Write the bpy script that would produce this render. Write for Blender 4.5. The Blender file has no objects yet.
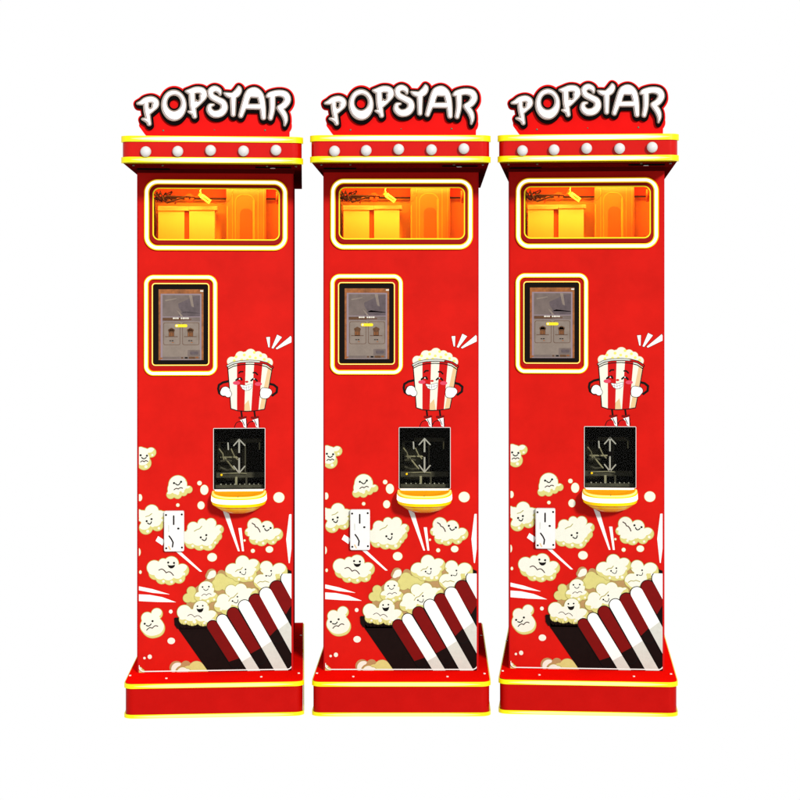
import bpy, math
import numpy as np
from mathutils import Vector
from mathutils.geometry import tessellate_polygon

C = bpy.context.scene.collection
R = math.radians
# ---------------------------------------------------------------- measures
F = 1724.0              # focal length in photo pixels
D0 = 6.0                # distance camera - front of a plinth
DB = 6.17              # distance camera - front panel
H = (717 - 312) * D0 / F      # eye height
S = DB / F              # metres per photo pixel on the front panel
VPX, VPY = 251.0, 312.0
CF = .29               # how far the canopy stands out
XC = (VPX - 215.0) * S

def W(u, v, fwd=0.0):
    """reading of the left machine -> machine coordinates on a plane fwd metres before the front panel"""
    d = DB - fwd
    return XC + (u - VPX) * d / F, -fwd, H + (VPY - v) * d / F
def WX(u, fwd=0.0): return W(u, 0, fwd)[0]
def WZ(v, fwd=0.0): return W(0, v, fwd)[2]

# ---------------------------------------------------------------- materials
def lin(c):
    return tuple((x / 255 / 12.92) if x / 255 <= .04045 else ((x / 255 + .055) / 1.055) ** 2.4 for x in c)
K = 2.2
def pc(c, k=None):
    k = k or K
    return tuple(min(.82, x / k) for x in lin(c))
MATS = {}
def mat(name, col, rough=.5, spec=.25, metal=0., emis=None, es=0., grain=0., gscale=60., coat=0., bump=0.):
    if name in MATS: return MATS[name]
    m = bpy.data.materials.new(name); m.use_nodes = True
    nt = m.node_tree; b = nt.nodes['Principled BSDF']
    b.inputs['Base Color'].default_value = (*col, 1)
    b.inputs['Roughness'].default_value = rough
    b.inputs['Specular IOR Level'].default_value = spec
    b.inputs['Metallic'].default_value = metal
    b.inputs['Coat Weight'].default_value = coat
    if emis:
        b.inputs['Emission Color'].default_value = (*emis, 1)
        b.inputs['Emission Strength'].default_value = es
    if grain or bump:
        tc = nt.nodes.new('ShaderNodeTexCoord')
        n = nt.nodes.new('ShaderNodeTexNoise'); n.inputs['Scale'].default_value = gscale
        n.inputs['Detail'].default_value = 5; n.inputs['Roughness'].default_value = .65
        nt.links.new(tc.outputs['Object'], n.inputs['Vector'])
        if grain:
            mr = nt.nodes.new('ShaderNodeMapRange')
            mr.inputs['From Min'].default_value = .3; mr.inputs['From Max'].default_value = .7
            mr.inputs['To Min'].default_value = 1 - grain; mr.inputs['To Max'].default_value = 1 + grain
            nt.links.new(n.outputs['Fac'], mr.inputs['Value'])
            hs = nt.nodes.new('ShaderNodeHueSaturation'); hs.inputs['Color'].default_value = (*col, 1)
            nt.links.new(mr.outputs['Result'], hs.inputs['Value'])
            nt.links.new(hs.outputs['Color'], b.inputs['Base Color'])
            r2 = nt.nodes.new('ShaderNodeMapRange')
            r2.inputs['To Min'].default_value = rough - .08; r2.inputs['To Max'].default_value = rough + .08
            nt.links.new(n.outputs['Fac'], r2.inputs['Value']); nt.links.new(r2.outputs['Result'], b.inputs['Roughness'])
        if bump:
            bp = nt.nodes.new('ShaderNodeBump'); bp.inputs['Strength'].default_value = bump; bp.inputs['Distance'].default_value = .0008
            nt.links.new(n.outputs['Fac'], bp.inputs['Height']); nt.links.new(bp.outputs['Normal'], b.inputs['Normal'])
    MATS[name] = m
    return m

mat('red print', pc((223, 24, 14)), .42, 0.04, grain=.085, gscale=9, bump=.05)
mat('cabinet paint', pc((215, 30, 30)), .4, 0, grain=.05, gscale=14)
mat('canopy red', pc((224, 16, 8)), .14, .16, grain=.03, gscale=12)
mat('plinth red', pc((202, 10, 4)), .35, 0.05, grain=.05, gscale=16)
mat('plinth sunlit red', pc((255, 14, 6), 1.45), .4, 0, grain=.04, gscale=20)  # plinth top coloured brighter than the front, sunlight put into the red
mat('underside shade red', pc((104, 10, 10)), .45, 0, grain=.12, gscale=20)  # canopy red darkened, shade under the canopy put into the colour
mat('sign red', pc((255, 12, 8)), .4, 0.04, grain=.03, gscale=20)
mat('black', (.003, .0025, .0025), .6, 0)
mat('black print', pc((26, 12, 10)), .5, 0.03, grain=.15, gscale=40)
mat('ink', pc((22, 18, 18)), .5, 0.03)
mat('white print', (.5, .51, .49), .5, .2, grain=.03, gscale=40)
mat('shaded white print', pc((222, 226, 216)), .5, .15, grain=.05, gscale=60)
mat('cream print', pc((249, 250, 234)), .5, .15, grain=.03, gscale=60)
mat('butter print', pc((226, 218, 132)), .5, .15, grain=.05, gscale=60)
mat('olive print', pc((182, 174, 92)), .5, .15, grain=.05, gscale=60)
mat('tan print', pc((190, 150, 95)), .5, .15, grain=.08, gscale=60)
mat('dark red print', pc((128, 12, 10)), .5, 0.04, grain=.06, gscale=50)
mat('peach print', pc((240, 205, 150)), .5, .15)
mat('pink print', pc((235, 70, 100)), .5, .15)
mat('lemon print', pc((255, 245, 120)), .5, .15)
mat('bucket white', pc((252, 250, 232)), .5, .15)
mat('stripe red', pc((215, 20, 20)), .5, 0.04)
mat('grey ink', pc((150, 140, 140)), .5, .15)
mat('letter white', (.5, .485, .48), .35, .25, grain=.04, gscale=70)
mat('letter line', pc((70, 18, 18)), .5, 0.04)
mat('letter edge', pc((205, 190, 170)), .5, .15)
mat('bulb white', (.4, .39, .39), .35, .3, grain=.08, gscale=160)
mat('yellow strip', pc((255, 238, 0)), .4, .2, emis=(1, .8, .0), es=.28)
mat('pale yellow strip', pc((255, 250, 150)), .4, .2, emis=(1, .93, .22), es=.5)
mat('orange strip', pc((255, 170, 10)), .4, .2, emis=(1, .45, .0), es=.5)
mat('led yellow', pc((255, 215, 0)), .4, .1, emis=(1, .6, .0), es=.45)
mat('led white', (.6, .6, .55), .4, .2, emis=(1, .97, .8), es=1.0)
mat('bezel red', pc((190, 14, 8)), .4, 0.06)
mat('bezel dark red', pc((165, 8, 4)), .4, 0.06)
mat('glass black', (.004, .0025, .002), .12, 0.05)
mat('screen orange', pc((165, 95, 35), 2.5), .3, .3, grain=.35, gscale=60)
mat('screen taupe', pc((124, 108, 102), 2.5), .3, .3, grain=.16, gscale=30)
mat('screen taupe light', pc((150, 134, 122), 2.5), .3, .3, grain=.12, gscale=40)
mat('screen grey', pc((98, 84, 88), 2.5), .3, .3, grain=.2, gscale=50)
mat('screen lilac', pc((160, 140, 150), 2.5), .3, .3)
mat('screen brown', pc((88, 52, 16), 1.9), .3, .3, grain=.3, gscale=120)
mat('screen line', pc((96, 66, 48), 1.9), .3, .3)
mat('screen white', pc((240, 235, 220)), .3, .3)
mat('screen yellow', pc((255, 225, 20)), .3, .3, emis=(1, .7, 0), es=.2)
mat('bin white', (.62, .6, .56), .45, .3)
mat('inner wall', (.85, .38, .12), .6, .2, grain=.06, gscale=12)
mat('inner red', (.75, .07, .02), .6, .2, grain=.1, gscale=25)
mat('inner slot', (.5, .1, .03), .6, .2)
mat('dark cable', (.03, .006, .004), .5, .2)
mat('connector yellow', (.8, .75, .5), .4, .3)
mat('perspex', (.7, .2, .08), .2, .4)
mat('perspex edge', (.75, .34, .12), .2, .4)
mat('perspex shade', (.6, .11, .04), .3, .3)
mat('hatch dark', (.011, .0105, .007), .6, 0)
mat('hatch grey', (.045, .043, .03), .5, 0.03, grain=.3, gscale=40)
mat('hatch light', (.2, .19, .12), .5, 0.05, grain=.3, gscale=60)
mat('etched white', (.17, .17, .14), .5, .2)
mat('steel', (.5, .5, .48), .3, .5, metal=.6)
mat('screw grey', pc((110, 110, 80)), .35, .5, metal=.3)
mat('rivet', (.6, .55, .5), .35, .4)
mat('reader white', (.44, .435, .43), .45, .3, grain=.03, gscale=50)
mat('tray yellow', pc((255, 215, 20)), .35, .3, emis=(1, .6, 0), es=.2)
mat('tray orange', pc((255, 160, 20)), .35, .3, emis=(1, .35, 0), es=.08, grain=.06, gscale=30)
mat('tray inner', pc((255, 165, 20), 1.15), .6, 0, grain=.08, gscale=30)

def pane_mat(name, tint, gl):
    m = bpy.data.materials.new(name); m.use_nodes = True
    nt = m.node_tree; nt.nodes.clear()
    o = nt.nodes.new('ShaderNodeOutputMaterial'); t = nt.nodes.new('ShaderNodeBsdfTransparent')
    g = nt.nodes.new('ShaderNodeBsdfGlossy'); g.inputs['Roughness'].default_value = .08
    x = nt.nodes.new('ShaderNodeMixShader'); x.inputs['Fac'].default_value = gl
    t.inputs['Color'].default_value = (*tint, 1)
    nt.links.new(t.outputs[0], x.inputs[1]); nt.links.new(g.outputs[0], x.inputs[2]); nt.links.new(x.outputs[0], o.inputs['Surface'])
    MATS[name] = m
pane_mat('amber pane', (1.0, .53, .04), .006)
pane_mat('clear pane', (.9, .9, .86), .005)

# ---------------------------------------------------------------- mesh accumulator
class MB:
    def __init__(s): s.v = []; s.f = []; s.m = []; s.mats = []
    def mi(s, name):
        if name not in s.mats: s.mats.append(name)
        return s.mats.index(name)
    def add(s, vs, fs, name):
        n = len(s.v); k = s.mi(name)
        s.v += [tuple(p) for p in vs]
        for f in fs: s.f.append(tuple(i + n for i in f)); s.m.append(k)
    def box(s, x0, x1, y0, y1, z0, z1, name):
        v = [(x, y, z) for x in (x0, x1) for y in (y0, y1) for z in (z0, z1)]
        s.add(v, [(0, 1, 3, 2), (4, 6, 7, 5), (0, 4, 5, 1), (2, 3, 7, 6), (0, 2, 6, 4), (1, 5, 7, 3)], name)
    def obox(s, c, ax, hx, hy, hz, name):
        """box turned in the xz plane by angle ax"""
        ca, sa = math.cos(ax), math.sin(ax); v = []
        for x in (-hx, hx):
            for y in (-hy, hy):
                for z in (-hz, hz): v.append((c[0] + x * ca - z * sa, c[1] + y, c[2] + x * sa + z * ca))
        s.add(v, [(0, 1, 3, 2), (4, 6, 7, 5), (0, 4, 5, 1), (2, 3, 7, 6), (0, 2, 6, 4), (1, 5, 7, 3)], name)
    def plan(s, loop, z0, z1, name, top=None, bottom=None):
        """prism over a plan loop (ccw)"""
        n = len(loop)
        v = [(x, y, z0) for x, y in loop] + [(x, y, z1) for x, y in loop]
        s.add(v, [(i, (i + 1) % n, n + (i + 1) % n, n + i) for i in range(n)], name)
        s.add([(x, y, z1) for x, y in loop], [tuple(range(n))], top or name)
        s.add([(x, y, z0) for x, y in loop], [tuple(range(n))[::-1]], bottom or name)
    def tube(s, pts, r, name, n=8):
        pts = [Vector(p) for p in pts]; rings = []
        for i, p in enumerate(pts):
            t = (pts[min(i + 1, len(pts) - 1)] - pts[max(i - 1, 0)]).normalized()
            a = t.orthogonal().normalized(); a = (Vector((0, 1, 0)) - t * t.y).normalized() if abs(t.y) < .95 else a
            b = t.cross(a)
            rings.append([p + a * r * math.cos(q * 2 * math.pi / n) + b * r * math.sin(q * 2 * math.pi / n) for q in range(n)])
        v = [q for r_ in rings for q in r_]
        f = [(i * n + j, i * n + (j + 1) % n, (i + 1) * n + (j + 1) % n, (i + 1) * n + j) for i in range(len(pts) - 1) for j in range(n)]
        f += [tuple(range(n))[::-1], tuple(range((len(pts) - 1) * n, len(pts) * n))]
        s.add(v, f, name)
    def dome(s, c, r, depth, name, n=20, m=7):
        """dome bulging towards -y"""
        v = []; f = []
        for i in range(m):
            a = i / m * math.pi / 2
            for j in range(n):
                b = j * 2 * math.pi / n
                v.append((c[0] + r * math.cos(a) * math.cos(b), c[1] - depth * math.sin(a), c[2] + r * math.cos(a) * math.sin(b)))
        v.append((c[0], c[1] - depth, c[2]))
        for i in range(m - 1):
            for j in range(n): f.append((i * n + j, i * n + (j + 1) % n, (i + 1) * n + (j + 1) % n, (i + 1) * n + j))
        for j in range(n): f.append(((m - 1) * n + j, (m - 1) * n + (j + 1) % n, m * n))
        s.add(v, f, name)
    def build(s, name, parent=None, smooth=False, label=None):
        me = bpy.data.meshes.new(name); me.from_pydata(s.v, [], s.f)
        for n in s.mats: me.materials.append(MATS[n])
        me.polygons.foreach_set('material_index', s.m)
        if smooth: me.polygons.foreach_set('use_smooth', [True] * len(s.f))
        me.update()
        o = bpy.data.objects.new(name, me); C.objects.link(o); o.parent = parent
        if label: o['label'] = label
        return o

# ---------------------------------------------------------------- distance fields (photo pixels)
def circ(x, y, r): return lambda X, Y: np.hypot(X - x, Y - y) - r
def ell(x, y, rx, ry): return lambda X, Y: (np.hypot((X - x) / rx, (Y - y) / ry) - 1) * min(rx, ry)
def cap(a, b):
    (x0, y0, r0), (x1, y1, r1) = a, b
    def f(X, Y):
        dx, dy = x1 - x0, y1 - y0; t = np.clip(((X - x0) * dx + (Y - y0) * dy) / max(dx * dx + dy * dy, 1e-9), 0, 1)
        return np.hypot(X - x0 - t * dx, Y - y0 - t * dy) - (r0 + t * (r1 - r0))
    return f
def U(*fs):
    def f(X, Y):
        d = fs[0](X, Y)
        for g in fs[1:]: d = np.minimum(d, g(X, Y))
        return d
    return f
def I(a, b): return lambda X, Y: np.maximum(a(X, Y), b(X, Y))
def SUB(a, b): return lambda X, Y: np.maximum(a(X, Y), -b(X, Y))
def off(a, d): return lambda X, Y: a(X, Y) - d
def mv(a, dx, dy): return lambda X, Y: a(X - dx, Y - dy)
def stroke(pts): return U(*[cap(a, b) for a, b in zip(pts, pts[1:])])
def catmull(P, n=5):
    Q = [P[0]] + list(P) + [P[-1]]; out = []
    for i in range(1, len(Q) - 2):
        for k in range(n):
            t = k / n
            out.append(tuple(.5 * (2 * b + (c - a) * t + (2 * a - 5 * b + 4 * c - d) * t * t + (3 * b - a - 3 * c + d) * t ** 3)
                             for a, b, c, d in zip(Q[i - 1], Q[i], Q[i + 1], Q[i + 2])))
    return out + [tuple(P[-1])]
def line(pts, r): return stroke([(x, y, r) for x, y in pts])
def rr(x0, y0, x1, y1, r):
    cx, cy, hx, hy = (x0 + x1) / 2, (y0 + y1) / 2, (x1 - x0) / 2 - r, (y1 - y0) / 2 - r
    def f(X, Y):
        qx, qy = np.abs(X - cx) - hx, np.abs(Y - cy) - hy
        return np.hypot(np.maximum(qx, 0), np.maximum(qy, 0)) + np.minimum(np.maximum(qx, qy), 0) - r
    return f
def poly(pts):
    def f(X, Y):
        d = np.full(X.shape, 1e9); ins = np.zeros(X.shape, bool); n = len(pts)
        for i in range(n):
            (x0, y0), (x1, y1) = pts[i], pts[(i + 1) % n]
            dx, dy = x1 - x0, y1 - y0
            t = np.clip(((X - x0) * dx + (Y - y0) * dy) / max(dx * dx + dy * dy, 1e-9), 0, 1)
            d = np.minimum(d, np.hypot(X - x0 - t * dx, Y - y0 - t * dy))
            if y0 != y1: ins ^= ((y0 > Y) != (y1 > Y)) & (X < (x1 - x0) * (Y - y0) / (y1 - y0) + x0)
        return np.where(ins, -d, d)
    return f
def half(x0, y0, x1, y1):
    """negative to the right of the line from 0 to 1 (image coordinates: below when going left to right)"""
    L = math.hypot(x1 - x0, y1 - y0)
    return lambda X, Y: -((x1 - x0) * (Y - y0) - (y1 - y0) * (X - x0)) / L

def rdp(p, tol):
    if len(p) < 3: return p
    a, b = np.array(p[0]), np.array(p[-1]); q = np.array(p[1:-1]); d = b - a; L = np.hypot(*d)
    dist = np.abs(d[0] * (q[:, 1] - a[1]) - d[1] * (q[:, 0] - a[0])) / L if L > 1e-9 else np.hypot(*(q - a).T)
    i = int(dist.argmax())
    if dist[i] < tol: return [p[0], p[-1]]
    return rdp(p[:i + 2], tol)[:-1] + rdp(p[i + 1:], tol)

def contour(f, bb, res=.3, tol=.04):
    x0, y0, x1, y1 = bb
    xs = np.arange(x0 - res * 2, x1 + res * 3, res); ys = np.arange(y0 - res * 2, y1 + res * 3, res)
    X, Y = np.meshgrid(xs, ys); Z = f(X, Y)
    Z = np.where(np.abs(Z) < 1e-6, 1e-6, Z)
    Z[0, :] = Z[-1, :] = res; Z[:, 0] = Z[:, -1] = res
    ins = Z < 0
    seg = {}
    c = ins[:-1, :-1] * 1 + ins[:-1, 1:] * 2 + ins[1:, 1:] * 4 + ins[1:, :-1] * 8
    T = {1: [(3, 0)], 2: [(0, 1)], 3: [(3, 1)], 4: [(1, 2)], 5: [(3, 0), (1, 2)], 6: [(0, 2)], 7: [(3, 2)], 8: [(2, 3)], 9: [(2, 0)],
         10: [(0, 1), (2, 3)], 11: [(2, 1)], 12: [(1, 3)], 13: [(1, 0)], 14: [(0, 3)]}
    def key(j, i, e):
        return {0: ('h', j, i), 1: ('v', j, i + 1), 2: ('h', j + 1, i), 3: ('v', j, i)}[e]
    def pt(k):
        t, j, i = k
        a = Z[j, i]
        b = Z[j, i + 1] if t == 'h' else Z[j + 1, i]
        w = a / (a - b)
        return (xs[i] + (w * res if t == 'h' else 0), ys[j] + (0 if t == 'h' else w * res))
    for j, i in zip(*np.nonzero((c > 0) & (c < 15))):
        for a, b in T[int(c[j, i])]: seg[key(j, i, a)] = key(j, i, b)
    loops = []
    while seg:
        k0 = next(iter(seg)); L = []; k = k0
        while k in seg:
            n = seg.pop(k); L.append(pt(k)); k = n
        if len(L) < 4: continue
        h = len(L) // 2
        P = rdp(L[:h + 1], tol)[:-1] + rdp(L[h:] + [L[0]], tol)[:-1]
        if len(P) >= 3: loops.append(P)
    return loops
def area(L): return sum(a[0] * b[1] - b[0] * a[1] for a, b in zip(L, L[1:] + L[:1])) / 2
def inside(p, L):
    r = False
    for (x0, y0), (x1, y1) in zip(L, L[1:] + L[:1]):
        if (y0 > p[1]) != (y1 > p[1]) and p[0] < (x1 - x0) * (p[1] - y0) / (y1 - y0) + x0: r = not r
    return r
def sheet(mb, loops, fwd, name, thick=0., side=None, mapf=None):
    """flat sheet (front face fwd metres before the panel), optionally with walls going back by thick"""
    mapf = mapf or W
    loops = [L for L in loops if abs(area(L)) > .05]
    if not loops: return
    sg = 1 if area(max(loops, key=lambda L: abs(area(L)))) > 0 else -1
    outs = [L for L in loops if area(L) * sg > 0]; holes = [L for L in loops if area(L) * sg < 0]
    groups = [[o] for o in outs]
    for h in holes:
        best = None
        for g in groups:
            if inside(h[0], g[0]) and (best is None or abs(area(g[0])) < abs(area(best[0]))): best = g
        if best: best.append(h)
    for g in groups:
        flat = [p for L in g for p in L]
        tris = tessellate_polygon([[Vector((x, y, 0)) for x, y in L] for L in g])
        v = [mapf(x, y, fwd) for x, y in flat]
        fs = []
        for t in tris:
            a, b, c = (flat[i] for i in t)
            cr = (b[0] - a[0]) * (c[1] - a[1]) - (b[1] - a[1]) * (c[0] - a[0])
            fs.append((t[0], t[2], t[1]) if cr > 0 else tuple(t))   # face -y
        mb.add(v, fs, name)
        if thick:
            for L in g:
                n = len(L)
                A = [mapf(x, y, fwd) for x, y in L]; B = [(a[0], a[1] + thick, a[2]) for a in A]
                mb.add(A + B, [(i, (i + 1) % n, n + (i + 1) % n, n + i) for i in range(n)], side or name)
def lay(mb, f, bb, fwd, name, thick=0., side=None, res=.3, mapf=None, clip=None):
    if clip: f = I(f, clip)
    sheet(mb, contour(f, bb, res), fwd, name, thick, side, mapf)

# fixed plane mappings: a raised piece keeps the plane's scale
def onplane(f0):
    def m(u, v, fwd):
        x, _, z = W(u, v, f0); return x, -fwd, z
    return m

# ================================================================= MACHINE
root = bpy.data.objects.new('popcorn_machine', None); C.objects.link(root); root.empty_display_size = .2

PX0, PX1 = 137.3, 292.8            # panel edges
PT, PB = 168.0, 671.8              # panel top / bottom readings
CR = .007                          # corner radius of the cabinet
BACK = .95
x0, x1 = WX(PX0), WX(PX1)
ZB = WZ(PB); ZT = WZ(163, CF)     # plinth top, canopy underside
ZCT = WZ(136.3, CF)               # canopy top

def rplan(x0, x1, y0, y1, r, n=10, front_only=True):
    """ccw plan loop, front (y0) corners rounded"""
    L = []
    for k in range(n + 1):
        a = math.pi + k / n * math.pi / 2
        L.append((x0 + r + r * math.cos(a), y0 + r + r * math.sin(a)))
    for k in range(n + 1):
        a = 1.5 * math.pi + k / n * math.pi / 2
        L.append((x1 - r + r * math.cos(a), y0 + r + r * math.sin(a)))
    if front_only: L += [(x1, y1), (x0, y1)]
    else:
        for k in range(n + 1):
            a = k / n * math.pi / 2; L.append((x1 - r + r * math.cos(a), y1 - r + r * math.sin(a)))
        for k in range(n + 1):
            a = math.pi / 2 + k / n * math.pi / 2; L.append((x0 + r + r * math.cos(a), y1 - r + r * math.sin(a)))
    return L

# ---- cabinet: side walls, rounded edges, back (front panel closes it)
mb = MB()
L = rplan(x0, x1, 0, BACK, CR)
n = len(L)
front = 10                         # segment between the two rounded corners
v = [(x, y, ZB) for x, y in L] + [(x, y, ZT) for x, y in L]
mb.add(v, [(i, (i + 1) % n, n + (i + 1) % n, n + i) for i in range(n) if i != front], 'cabinet paint')
mb.add([(x, y, ZT) for x, y in L], [tuple(range(n))], 'cabinet paint')
mb.build('cabinet', root)

# ---- front panel with its openings and its print
fx0, fx1 = PX0 + CR / S, PX1 - CR / S
ptop = VPY - (ZT - H) / S
WIN = rr(152.6, 188.0, 279.6, 240.2, 6.5)
SCR = rr(152.3, 283.3, 208.8, 365.4, 3.2)
HAT = rr(213.3, 428.6, 264.3, 489.4, .6)
panel = rr(fx0, ptop, fx1, PB, .01)
mb = MB()
lay(mb, SUB(SUB(SUB(panel, WIN), SCR), HAT), (fx0, ptop, fx1, PB), 0., 'red print', res=.5)
# the flat rectangle's corners are square: nothing to do
LV = .00026
def cl(extra=None):
    c = SUB(rr(fx0 + .05, 170, fx1 - .05, PB - .3, .01), off(HAT, .3))
    return c
CLIP = cl()
def pr(f, bb, lev, name, res=.3):
    bb = (max(bb[0], fx0 - 1), max(bb[1], 170), min(bb[2], fx1 + 1), min(bb[3], PB + 1))
    if bb[2] <= bb[0] or bb[3] <= bb[1]: return
    lay(mb, f, bb, LV * lev, name, res=res, clip=CLIP)
def bbc(cs, m=2): return (min(c[0] - c[2] for c in cs) - m, min(c[1] - c[2] for c in cs) - m, max(c[0] + c[2] for c in cs) + m, max(c[1] + c[2] for c in cs) + m)

def Z3(x, y): return 120 + x / 4, 400 + y / 4            # enlargements the shapes were read from
def Z4(x, y): return 120 + x / 4, 540 + y / 4
def ZB_(x, y): return 165 + x * .175, 540 + y * .175
def ZM(x, y): return 200 + x / 8, 330 + y / 8
def tr(Z, k, cs): return [(*Z(c[0], c[1]), c[2] * k) for c in cs]

def smooth_u(cs, k=.6):
    def f(X, Y):
        d = None
        for x, y, r in cs:
            e = np.hypot(X - x, Y - y) - r
            if d is None: d = e
            else:
                h = np.clip(.5 + .5 * (d - e) / k, 0, 1); d = d * (1 - h) + e * h - k * h * (1 - h)
        return d
    return f
def popcorn(cs, base, shade=(1.7, 4.6), body='cream print', sh='butter print', edge='olive print', folds=()):
    """cs in photo px: outline, a crescent of butter colour below right, cream body"""
    f = smooth_u(cs); bb = bbc(cs)
    pr(off(f, .25), bb, base, edge)
    pr(off(f, -.2), bb, base + .3, sh)
    g = I(off(f, -.35), mv(off(f, -.1), -shade[0], -shade[1]))
    pr(g, bb, base + .6, body)
    if shade[1] > 3 and body == 'cream print':
        for x, y, r in cs:                               # small highlights on the buttery lobes
            if r > 4.5: pr(I(circ(x + r * .25, y + r * .52, r * .22), off(f, -.8)), bb, base + .75, 'cream print', .2)
    for fo in folds:                                     # creases between the puffs
        pr(line(fo, .42), bb, base + .9, edge)
def eyes(Z, k, e1, e2, mouth, base, wav=None, open_=False, r=4.2):
    bb = lambda P: bbc([(*p, 2) for p in P])
    for e in (e1, e2):
        c = Z(*e); pr(circ(*c, r * k), bbc([(*c, 1)]), base, 'ink', .15)
    P = [Z(*p) for p in mouth]
    if open_: pr(poly(P), bb(P), base, 'ink', .15)
    else: pr(line(P, 2.0 * k), bb(P), base, 'ink', .15)
    if wav:
        P = [Z(*p) for p in wav]; pr(line(P, 1.7 * k), bb(P), base, 'letter line', .15)
def smile(cx, cy, w, h, tilt=0.):
    P = []
    for k in range(9):
        t = -1 + k / 4
        x, y = t * w, h * (1 - t * t)
        P.append((cx + x * math.cos(tilt) - y * math.sin(tilt), cy + x * math.sin(tilt) + y * math.cos(tilt)))
    return P
def wavy(x0, y0, x1, y1, amp):
    return [(x0 + (x1 - x0) * t / 12, y0 + (y1 - y0) * t / 12 - amp * abs(math.sin(t / 12 * 2 * math.pi))) for t in range(13)]

# loose popcorn
q = .25
popcorn(tr(Z3, q, [(95, 217, 28), (125, 208, 20), (98, 250, 28), (84, 205, 20)]), 1)
eyes(Z3, q, (84, 219), (109, 221), smile(97, 228, 9, 5), 6, wavy(84, 246, 112, 244, 4))
popcorn(tr(Z3, q, [(231, 337, 37), (203, 377, 17), (230, 377, 17), (254, 368, 15), (274, 357, 15), (222, 355, 32), (245, 352, 24)]), 1)
eyes(Z3, q, (216, 331), (244, 326), smile(231, 332, 9, 7, -.15), 6, wavy(216, 358, 250, 352, 4))
popcorn(tr(Z3, q, [(128, 444, 28), (92, 462, 24), (160, 465, 26), (105, 508, 27), (150, 498, 24), (122, 478, 38), (76, 450, 16), (178, 452, 10)]), 1,
        folds=[[Z3(*p) for p in ((104, 464), (118, 460), (128, 452))]])
eyes(Z3, q, (108, 482), (127, 474), smile(119, 487, 8, 7, -.3), 6)
popcorn(tr(Z3, q, [(292, 510, 24), (328, 492, 19), (362, 494, 22), (394, 518, 19), (388, 545, 18), (352, 572, 30), (318, 575, 26), (284, 570, 24), (258, 548, 24), (325, 535, 46), (300, 540, 40), (374, 560, 20), (372, 532, 24)]), 1,
        folds=[[Z3(*p) for p in ((296, 524), (306, 518), (318, 514), (326, 504))]])
eyes(Z3, q, (322, 549), (344, 540), smile(336, 554, 9, 8, -.35), 6)
popcorn(tr(Z3, q, [(138, 668, 30), (173, 650, 19), (205, 653, 30), (248, 680, 27), (236, 708, 24), (200, 712, 26), (168, 710, 24), (142, 690, 26), (192, 685, 36)]), 1)
eyes(Z3, q, (193, 648), (216, 650), [(190, 656), (196, 659), (205, 660), (214, 659), (220, 656), (218, 665), (211, 671), (203, 672), (195, 667)], 6, wavy(156, 678, 214, 700, 9), True)
popcorn(tr(Z3, q, [(536, 502, 29), (585, 512, 27), (624, 540, 25), (605, 560, 21), (564, 562, 24), (538, 556, 24), (514, 530, 17), (570, 535, 34), (522, 525, 18)]), 1)
eyes(Z3, q, (572, 507), (600, 514), smile(585, 518, 9, 7, .2), 6)
P = [Z3(*p) for p in ((526, 494), (536, 500), (540, 509), (548, 512), (554, 520), (558, 530))]; pr(line(P, .45), bbc([(*p, 2) for p in P]), 6, 'letter line')
popcorn(tr(Z4, q, [(110, 308, 24), (148, 292, 23), (132, 345, 44), (118, 340, 36), (144, 350, 36)]), 1, shade=(.9, 2.2))
eyes(Z4, q, (100, 331), (131, 321), smile(116, 335, 10, 5, -.3), 6, wavy(108, 357, 152, 342, 6))
popcorn(tr(Z4, q, [(225, 508, 26)]), 1, body='cream print', sh='tan print', edge='tan print', shade=(-1.4, -1.4))
popcorn(tr(Z4, q, [(263, 502, 20), (250, 530, 30)]), 2.2, body='tan print', sh='tan print', edge='tan print')
popcorn(tr(Z4, q, [(305, 515, 32), (330, 530, 34), (275, 530, 30)]), 3.4, body='butter print', sh='butter print', edge='tan print')
popcorn(tr(Z4, q, [(250, 530, 24), (268, 530, 18)]), 4.6, body='cream print')
popcorn(tr(Z4, q, [(78, 515, 13), (90, 522, 10)]), 1)
# edge scraps and crumbs
for x, y, rx, ry in [(81, 388, 9, 14), (336, 359, 16, 20), (317, 332, 9, 9), (323, 421, 14, 16), (231, 419, 7, 7), (633, 392, 22, 21), (367, 629, 19, 17),
                     (595, 600, 15, 13), (529, 605, 8, 8), (496, 563, 4.5, 4.5), (76, 605, 8, 16), (83, 685, 5, 7)]:
    c = Z3(x, y); pr(ell(*c, rx * q + .15, ry * q + .15), bbc([(*c, 6)]), 1, 'butter print'); pr(ell(*c, rx * q - .15, ry * q - .15), bbc([(*c, 6)]), 2, 'cream print')
for x, y, rx, ry in [(203, 284, 7.5, 8), (205, 401, 15, 13), (120, 463, 8.5, 9), (99, 468, 5, 5)]:
    c = Z4(x, y); pr(ell(*c, rx * q, ry * q), bbc([(*c, 6)]), 2, 'cream print')
# flying streaks
for Z, P in [(Z3, [(408, 440), (434, 455), (477, 606), (470, 606)]), (Z3, [(471, 513), (484, 513), (494, 606), (486, 606)]),
             (Z3, [(143, 561), (153, 542), (180, 560), (170, 580)]), (Z3, [(206, 590), (230, 594), (328, 686), (318, 686)]),
             (Z3, [(674, 460), (697, 458), (697, 560), (683, 600), (676, 657), (672, 655), (662, 560)]),
             (Z4, [(70, 180), (130, 193), (202, 216), (130, 208), (70, 196)]), (Z4, [(70, 213), (120, 216), (170, 226), (225, 247), (150, 245), (70, 240)])]:
    P = [Z(*p) for p in P]; pr(poly(P), bbc([(*p, 1) for p in P]), 2.4, 'white print')
P = [Z3(*p) for p in ((690, 500), (700, 500), (700, 640), (684, 656), (682, 610))]
pr(poly(P), bbc([(*p, 1) for p in P]), 2.7, 'red print')

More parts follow.
